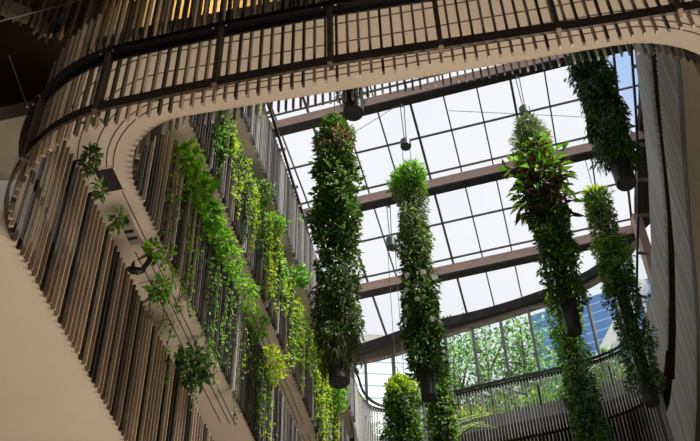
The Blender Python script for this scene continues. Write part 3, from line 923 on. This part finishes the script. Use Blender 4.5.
column('hanging column behind a black pot with a yellow-green fern frond, before the far balustrade', 3.0, 31.35, 26.4, 19.6, 18.6, .42, [
    ('foliage', 0, .3, 'mid', 900, (.12, .24), (.06, .1), -.2, .95),
    ('broad_leaves', .25, .6, 'mid', 500, (.2, .36), (.08, .14), -.5, 1.2),
    ('foliage', .2, .9, 'purple', 500, (.12, .24), (.06, .1), -.5, .8),
    ('foliage', .3, 1.0, 'dark', 1100, (.12, .24), (.06, .1), -.5, .95)], can=None, seed=10)
column('hanging ivy column behind the pot of the red bromeliad column, before the far balustrade', 7.75, 30.2, 28.6, 20.0, 19.2, .58, [
    ('foliage', 0, .4, 'bright', 1000, (.13, .26), (.06, .11), -.3, 1.05),
    ('foliage', .2, .9, 'mid', 1800, (.12, .26), (.06, .11), -.5, 1.0),
    ('foliage', .5, 1.0, 'dark', 1300, (.12, .26), (.06, .11), -.5, 1.0)], can=None, seed=12)
fl_root = [o for o in COL.objects if o.name.startswith('hanging_planter') and 'white flowers' in o.get('label', '')][0]
for k in range(12):
    a = -1.57 + rnd.uniform(-1.3, 1.3); z = rnd.uniform(19.7, 21.9)
    c = np.array((1.94 + .54 * math.cos(a), 22.78 + .54 * math.sin(a), z)); od = np.array((math.cos(a), math.sin(a), -.25))
    sx = np.array((-math.sin(a), math.cos(a), 0)); uz = np.cross(sx, od)
    Pp = [c] * 6; Dd = [sx * math.cos(q) + uz * math.sin(q) + od * .35 for q in np.arange(6) * 1.047]
    fill_leaves('white_flower', Pp, Dd, [od] * 6, [.11] * 6, [.085] * 6, L['white'], fl_root)
# fern frond on the column by the far balustrade
fr_root = [o for o in COL.objects if o.name.startswith('hanging_planter') and 'fern frond' in o.get('label', '')][0]
P, Dr, N, A1, A2 = [], [], [], [], []
for fi, (dx, dz) in enumerate(((2.2, .15), (1.6, -.2), (1.2, .4))):
    for k in range(44):
        s = k / 43; px = 3.2 + dx * s; pz = 23.1 + dz * s + .5 * math.sin(s * 2.6) * (.6 if fi else .4) - fi * .35
        for sg in (-1, 1):
            P.append((px, 31.2 - .3 * s, pz)); Dr.append((.35, .1 * sg, .9 * sg)); N.append((0, -1, .3)); A1.append(.22 * (1 - s * .75)); A2.append(.05)
fill_leaves('fern_frond', P, Dr, N, A1, A2, L['lime'], fr_root)

# ------------------------------------------------------------------ climbers on the left wall
nvec = np.array([0.98, -0.196, 0])


def vine(y, z_top, length, mk, lab, grp, n_per=16, Lr=(.07, .14), Wr=(.05, .09), off=.10, sway=.12, seed=0):
    rng = np.random.default_rng(seed)
    x = wall_x(y) + off
    o0 = empty('trailing_vine', (x, y, z_top), lab, 'vine', grp)
    k = max(4, int(length / .25)); pts = []
    ph = rng.uniform(0, 6)
    for i in range(k + 1):
        s = i / k
        pts.append((x + .04 * math.sin(ph + s * 5), y + sway * math.sin(ph * 2 + s * 4) * s, z_top - length * s))
    pts = [(x - .25, y, z_top - .02), (x - .08, y, z_top + .06)] + pts
    rel(MB().tube(pts, .008, 4).build('stem', M['stem']), o0)
    n = int(n_per * length * 1.7); Lr = (Lr[0] * .72, Lr[1] * .76); Wr = (Wr[0] * .72, Wr[1] * .76)
    A = np.array(pts[2:]); idx = rng.uniform(0, len(A) - 1.001, n); i0_ = idx.astype(int); fr_ = (idx - i0_)[:, None]
    Pp = A[i0_] * (1 - fr_) + A[i0_ + 1] * fr_ + rng.normal(0, .035, (n, 3)) + nvec * .03
    Dd = nvec * rng.uniform(0, .8, (n, 1)) + rng.normal(0, .6, (n, 3)) + np.array([0, 0, -.7])
    Nn = nvec * .8 + np.array([0, 0, .5]) + rng.normal(0, .4, (n, 3))
    fill_leaves('leaves', Pp, Dd, Nn, rng.uniform(*Lr, n), rng.uniform(*Wr, n), L[mk], o0)


sd = 100
gb, gc, gd, ga = ('thin vines on the middle left slats', 'yellow-green creepers on the upper left slats', 'sprigs on the topmost left slats', 'climbers over the lowest left slats')
for k in range(26):
    y = 13.7 + 7.4 * (k + rnd.random() * .8) / 26
    vine(y, rnd.uniform(16.6, 17.4), rnd.uniform(1.2, 3.1), rnd.choice(['mid', 'bright', 'bright', 'dark', 'lime']), 'thin green vine hanging down the middle row of slats on the left wall', gb, n_per=rnd.choice([8, 14, 22]), seed=sd); sd += 1
for k in range(6):
    y = rnd.uniform(14.2, 18.5)
    vine(y, 14.9, rnd.uniform(.5, 1.5), 'bright', 'short vine dangling below the middle slats over the grooved soffit on the left', 'vines dangling over the grooved soffit', n_per=16, Lr=(.10, .18), Wr=(.08, .13), off=.05, seed=sd); sd += 1
for k in range(60):
    y = 15.6 + 12.5 * ((k + rnd.random()) / 60) ** 1.0
    vine(y, rnd.uniform(21.5, 21.9), rnd.uniform(.9, 3.1), rnd.choice(['lime', 'lime', 'bright', 'lime', 'mid']), 'yellow-green creeper hanging down the upper row of slats on the left wall', gc, n_per=rnd.choice([24, 34, 46]), Lr=(.09, .17), Wr=(.07, .12), seed=sd); sd += 1
for k in range(8):
    y = [15.8, 16.6, 17.3, 18.0, 18.6, 23.0, 26.0, 27.5][k]
    vine(y, 25.75, rnd.uniform(.6, 2.0), 'bright', 'sprig of green hanging over the topmost grey slats on the left wall', gd, n_per=22, Lr=(.10, .18), Wr=(.06, .11), seed=sd); sd += 1
for k, y in enumerate((13.6, 14.1, 14.6, 15.3, 15.9)):
    vine(y, 13.25, rnd.uniform(.5, 1.4), 'mid', 'dark vine creeping over the top of the lowest brown slats on the left', ga, n_per=16, Lr=(.08, .15), Wr=(.06, .1), off=.16, seed=sd); sd += 1


def bush(y, z, rad, n, mk, Lr, Wr, lab, off=.15, seed=0, extra=None, grp=None, dn=0.0):
    rng = np.random.default_rng(seed)
    x = wall_x(y) + off
    o = empty('leafy_bush', (x, y, z - rad[2]), lab, 'plant', grp)
    n = int(n * 1.7); Lr = (Lr[0] * .72, Lr[1] * .8); Wr = (Wr[0] * .72, Wr[1] * .8)
    st = MB()
    for k in range(5):
        a = rng.uniform(0, 6.28)
        st.tube([(x - .25, y, z - rad[2] - .1), (x + .3 * rad[0] * math.cos(a), y + .3 * rad[1] * math.sin(a), z - .2 * rad[2]), (x + .8 * rad[0] * math.cos(a), y + .8 * rad[1] * math.sin(a), z + .5 * rad[2])], [.018, .012, .006], 4)
    rel(st.build('stem', M['stem']), o)
    fill_leaves('leaves', *cloud((x, y, z), rad, n, Lr, Wr, -.1 - dn, rng), L[mk], o)
    if extra:
        fill_leaves('pale_leaves_and_glints', *cloud((x + .05, y, z), tuple(r * .9 for r in rad), extra[1], Lr, Wr, 0, rng), L[extra[0]], o)


bush(14.25, 17.35, (.28, .30, .30), 130, 'bright', (.16, .3), (.12, .22), 'big-leaved lime plant on top of the middle slats, nearest the rounded corner', seed=1)
bush(14.85, 17.15, (.32, .35, .38), 200, 'bright', (.16, .3), (.12, .22), 'big-leaved lime plant second from the rounded corner on the middle slats', seed=2)
bush(15.6, 17.15, (.3, .4, .35), 190, 'bright', (.16, .28), (.1, .2), 'big-leaved lime plant lower along the middle slats, third from the rounded corner', seed=3)
bush(16.4, 17.2, (.3, .4, .3), 160, 'bright', (.14, .26), (.08, .16), 'lime plant across the second soffit band, fourth from the rounded corner', seed=4)
bush(17.2, 17.3, (.32, .42, .30), 150, 'bright', (.12, .24), (.05, .1), 'feathery bright green plant spreading over the second soffit band', seed=5)
bush(18.2, 17.3, (.36, .46, .32), 170, 'bright', (.12, .24), (.05, .1), 'large feathery green plant in the middle of the second soffit band', seed=6)
bush(19.2, 17.2, (.32, .42, .34), 150, 'bright', (.12, .24), (.05, .1), 'feathery green plant lower down the second soffit band', seed=7)
bush(20.6, 17.2, (.32, .5, .4), 230, 'lime', (.12, .22), (.07, .12), 'yellow-green bush low on the second soffit band near the bottom edge', seed=8)
bush(19.2, 21.9, (.3, .35, .3), 220, 'mid', (.10, .2), (.05, .1), 'variegated plant with white leaves on the third soffit band', seed=9, extra=('white', 50))
bush(20.3, 21.8, (.3, .3, .35), 200, 'bright', (.12, .24), (.05, .1), 'green plant beside the variegated one on the third soffit band', seed=10)
bush(22.4, 21.9, (.32, .3, .25), 130, 'bright', (.14, .26), (.08, .13), 'bright sprig jutting out over the third soffit band', seed=11, off=.3)
bush(25.5, 21.8, (.32, .5, .5), 340, 'lime', (.12, .24), (.08, .13), 'yellow-green bush at the lower end of the third soffit band', seed=12)
bush(27.4, 21.6, (.4, .6, .6), 420, 'bright', (.12, .24), (.08, .13), 'bright bush under the black pot at the end of the third soffit band', seed=13)
bush(15.98, 13.3, (.34, .42, .36), 300, 'deep', (.12, .24), (.07, .12), 'dark glossy bush with painted white glints on the lowest slats near the bottom', seed=14, extra=('white', 14), off=.05)  # the white leaves paint highlights on this glossy bush
bush(14.0, 13.45, (.16, .2, .2), 90, 'bright', (.12, .22), (.06, .1), 'bright tuft of fern just behind the black bird', seed=15, off=.1)
bush(13.3, 13.75, (.13, .16, .13), 36, 'bright', (.14, .2), (.1, .16), 'small bright sprig above the black bird on the soffit edge', seed=16, off=.22)
bush(12.2, 13.36, (.10, .10, .2), 34, 'mid', (.12, .2), (.05, .08), 'small green tuft below the lamp recess on the lowest slats', seed=17, off=.05)
bush(11.05, 13.5, (.12, .16, .30), 70, 'deep', (.10, .18), (.07, .11), 'dark climbing plant beside the dark square hatch', seed=18, off=.04)
bush(11.45, 13.25, (.09, .12, .16), 30, 'mid', (.12, .2), (.06, .09), 'olive tuft at the foot of the dark climbing plant by the hatch', seed=20, off=.06)
bush(10.7, 14.15, (.10, .13, .07), 22, 'deep', (.10, .17), (.03, .05), 'spidery dark sprig at the top of the climbing plant on the soffit', seed=19, off=.12)

# shrubs on the far balcony
for k, (p, t) in enumerate(walk(offset(FARS, 0.55), 1.25, 1.0)):
    if p.y < 30.6:
        continue
    mk = ['bright', 'mid', 'lime', 'mid', 'bright'][k % 5]
    o = empty('balcony_shrub', (p.x, p.y, 24.4), 'green shrub growing behind the pale slats of the far top balustrade', 'plant', 'shrubs on the far balcony')
    st = MB()
    for a in range(4):
        st.tube([(p.x, p.y, 24.0), (p.x + .12 * math.cos(a * 1.6), p.y + .12 * math.sin(a * 1.6), 24.7)], .012, 4)
    rel(st.build('stem', M['stem']), o)
    hgt = .5 if k % 3 else .75
    fill_leaves('leaves', *cloud((p.x, p.y, 24.85), (.55, .3, hgt), 260, (.14, .28), (.06, .12), .2), L[mk], o)

# ------------------------------------------------------------------ black bird on the slats
bx, by, bz = -3.63, 13.3, 13.16
o = empty('bird', (bx, by, bz), 'black bird with raised tail perched on top of the lowest slats', 'bird')
body = MB().tube([(bx - .20, by - .02, bz + .11), (bx - .16, by - .02, bz + .13), (bx - .10, by, bz + .10), (bx - .02, by, bz + .09), (bx + .07, by, bz + .10), (bx + .11, by + .01, bz + .14)],
                 [.03, .05, .066, .075, .055, .03], 10)
body.tube([(bx + .05, by, bz + .10), (bx + .12, by + .02, bz + .26), (bx + .18, by + .03, bz + .44)], [.035, .048, .042], 8)
rel(body.build('body', M['feather'], smooth=True), o)
rel(MB().tube([(bx - .21, by - .02, bz + .115), (bx - .25, by - .03, bz + .10)], [.012, .003], 6).build('beak', M['beak']), o)
w = MB()
w.tube([(bx - .08, by - .05, bz + .12), (bx - .09, by - .06, bz + .20), (bx - .08, by - .05, bz + .29)], [.04, .034, .012], 6)
rel(w.build('wing', M['feather']), o)
for s in (-.03, .02):
    rel(MB().tube([(bx + s, by, bz + .05), (bx + s, by, bz - .02)], .006, 5).build('leg', M['beak']), o)

# ------------------------------------------------------------------ thin wires
def wire(p, q, r, m, lab):
    tag(MB().tube([p, q], r, 5).build('steel_wire', m), lab, 'wire')


wire((-5.51, 9.52, 15.2), (-3.9, 10.4, 17.6), .011, M['wire_light'], 'pale taut wire crossing the top left corner')
wire((-4.6, 8.5, 12.7), (-3.80, 7.84, 10.62), .010, M['wire_light'], 'pale wire running down into the turning handrail at the left edge')
wire((-4.9, 9.95, 16.6), (-3.2, 7.97, 11.82), .010, M['wire_light'], 'pale wire hanging behind the handrail at the top left')
wire((-0.1, 22.0, 27.6), (1.84, 22.78, 30.4), .012, M['cable'], 'thin dark diagonal stay wire from the roof beam beside the canister')
wire((3.4, 22.3, 29.3), (7.9, 22.2, 28.6), .010, M['cable'], 'thin wire crossing the glass behind the red bromeliad column')

# ------------------------------------------------------------------ daylight
w = bpy.data.worlds.new('sky')
scene.world = w
w.use_nodes = True
nt = w.node_tree
nt.nodes.clear()
out = nt.nodes.new('ShaderNodeOutputWorld')
bg = nt.nodes.new('ShaderNodeBackground')
tc = nt.nodes.new('ShaderNodeTexCoord')
dt = nt.nodes.new('ShaderNodeVectorMath'); dt.operation = 'DOT_PRODUCT'
dv = Vector((0.265, 0.55, 0.79)).normalized()
dt.inputs[1].default_value = dv
mr = nt.nodes.new('ShaderNodeMapRange')
mr.inputs['From Min'].default_value = 0.9970
mr.inputs['From Max'].default_value = 0.9997
nz = nt.nodes.new('ShaderNodeTexNoise'); nz.inputs['Scale'].default_value = 9; nz.inputs['Detail'].default_value = 5
ad = nt.nodes.new('ShaderNodeMath'); ad.operation = 'MULTIPLY_ADD'; ad.inputs[1].default_value = 0.5; ad.inputs[2].default_value = -0.25
sm = nt.nodes.new('ShaderNodeMath'); sm.operation = 'ADD'; sm.use_clamp = True
mx = nt.nodes.new('ShaderNodeMix'); mx.data_type = 'RGBA'
mx.inputs[6].default_value = (0.945, 0.95, 0.965, 1)
mx.inputs[7].default_value = (0.42, 0.60, 0.92, 1)
nt.links.new(tc.outputs['Generated'], dt.inputs[0])
nt.links.new(tc.outputs['Generated'], nz.inputs['Vector'])
nt.links.new(dt.outputs['Value'], mr.inputs['Value'])
nt.links.new(nz.outputs['Fac'], ad.inputs[0])
nt.links.new(mr.outputs[0], sm.inputs[0]); nt.links.new(ad.outputs[0], sm.inputs[1])
nt.links.new(sm.outputs[0], mx.inputs[0])
nt.links.new(mx.outputs[2], bg.inputs['Color'])
bg.inputs['Strength'].default_value = 1.0
nt.links.new(bg.outputs[0], out.inputs['Surface'])

sun_d = bpy.data.lights.new('sun', 'SUN')
sun_d.energy = 9.0
sun_d.angle = math.radians(12)
sun_d.color = (1, .96, .88)
sun = bpy.data.objects.new('sun', sun_d)
COL.objects.link(sun)
sun.rotation_euler = Vector((-0.46, 0.18, -0.87)).to_track_quat('-Z', 'Y').to_euler()


def area(name, loc, to, size, power, col):
    d = bpy.data.lights.new(name, 'AREA')
    d.shape = 'DISK'; d.size = size; d.energy = power; d.color = col
    o = bpy.data.objects.new(name, d)
    COL.objects.link(o)
    o.location = loc
    o.rotation_euler = (Vector(to) - Vector(loc)).to_track_quat('-Z', 'Y').to_euler()


def spot(name, loc, power, col, r=.15):
    d = bpy.data.lights.new(name, 'POINT')
    d.energy = power; d.color = col; d.shadow_soft_size = r
    o = bpy.data.objects.new(name, d)
    COL.objects.link(o)
    o.location = loc


# warm fills added as floor bounce, and lamps on the gallery behind the top-left screen
area('lobby_bounce_fill', (6.0, 13.0, 0.5), (-5.0, 12.5, 10.5), 5.0, 1250, (1, .88, .74))
area('lobby_bounce_fill', (0.5, 3.0, 0.2), (-1.0, 9.5, 14.8), 3.0, 450, (1, .84, .68))
spot('gallery_lamp', (-2.5, 11.75, 18.3), 38, (1, .62, .12))
spot('gallery_lamp', (-3.3, 11.55, 18.3), 20, (1, .60, .10))

sd_ = bpy.data.lights.new('parapet_fill_spot', 'SPOT')  # unseen spot added to brighten the white parapet
sd_.energy = 260; sd_.color = (1, .93, .84); sd_.spot_size = math.radians(40); sd_.shadow_soft_size = .2
so_ = bpy.data.objects.new('parapet_fill_spot', sd_)
COL.objects.link(so_)
so_.location = (-6.6, 6.2, 14.2)
so_.rotation_euler = (Vector((-5.2, 9.95, 11.0)) - Vector(so_.location)).to_track_quat('-Z', 'Y').to_euler()

vs = scene.view_settings
vs.view_transform = 'Standard'
vs.look = 'None'
vs.exposure = 0.0
vs.gamma = 1.0
vs.use_curve_mapping = False
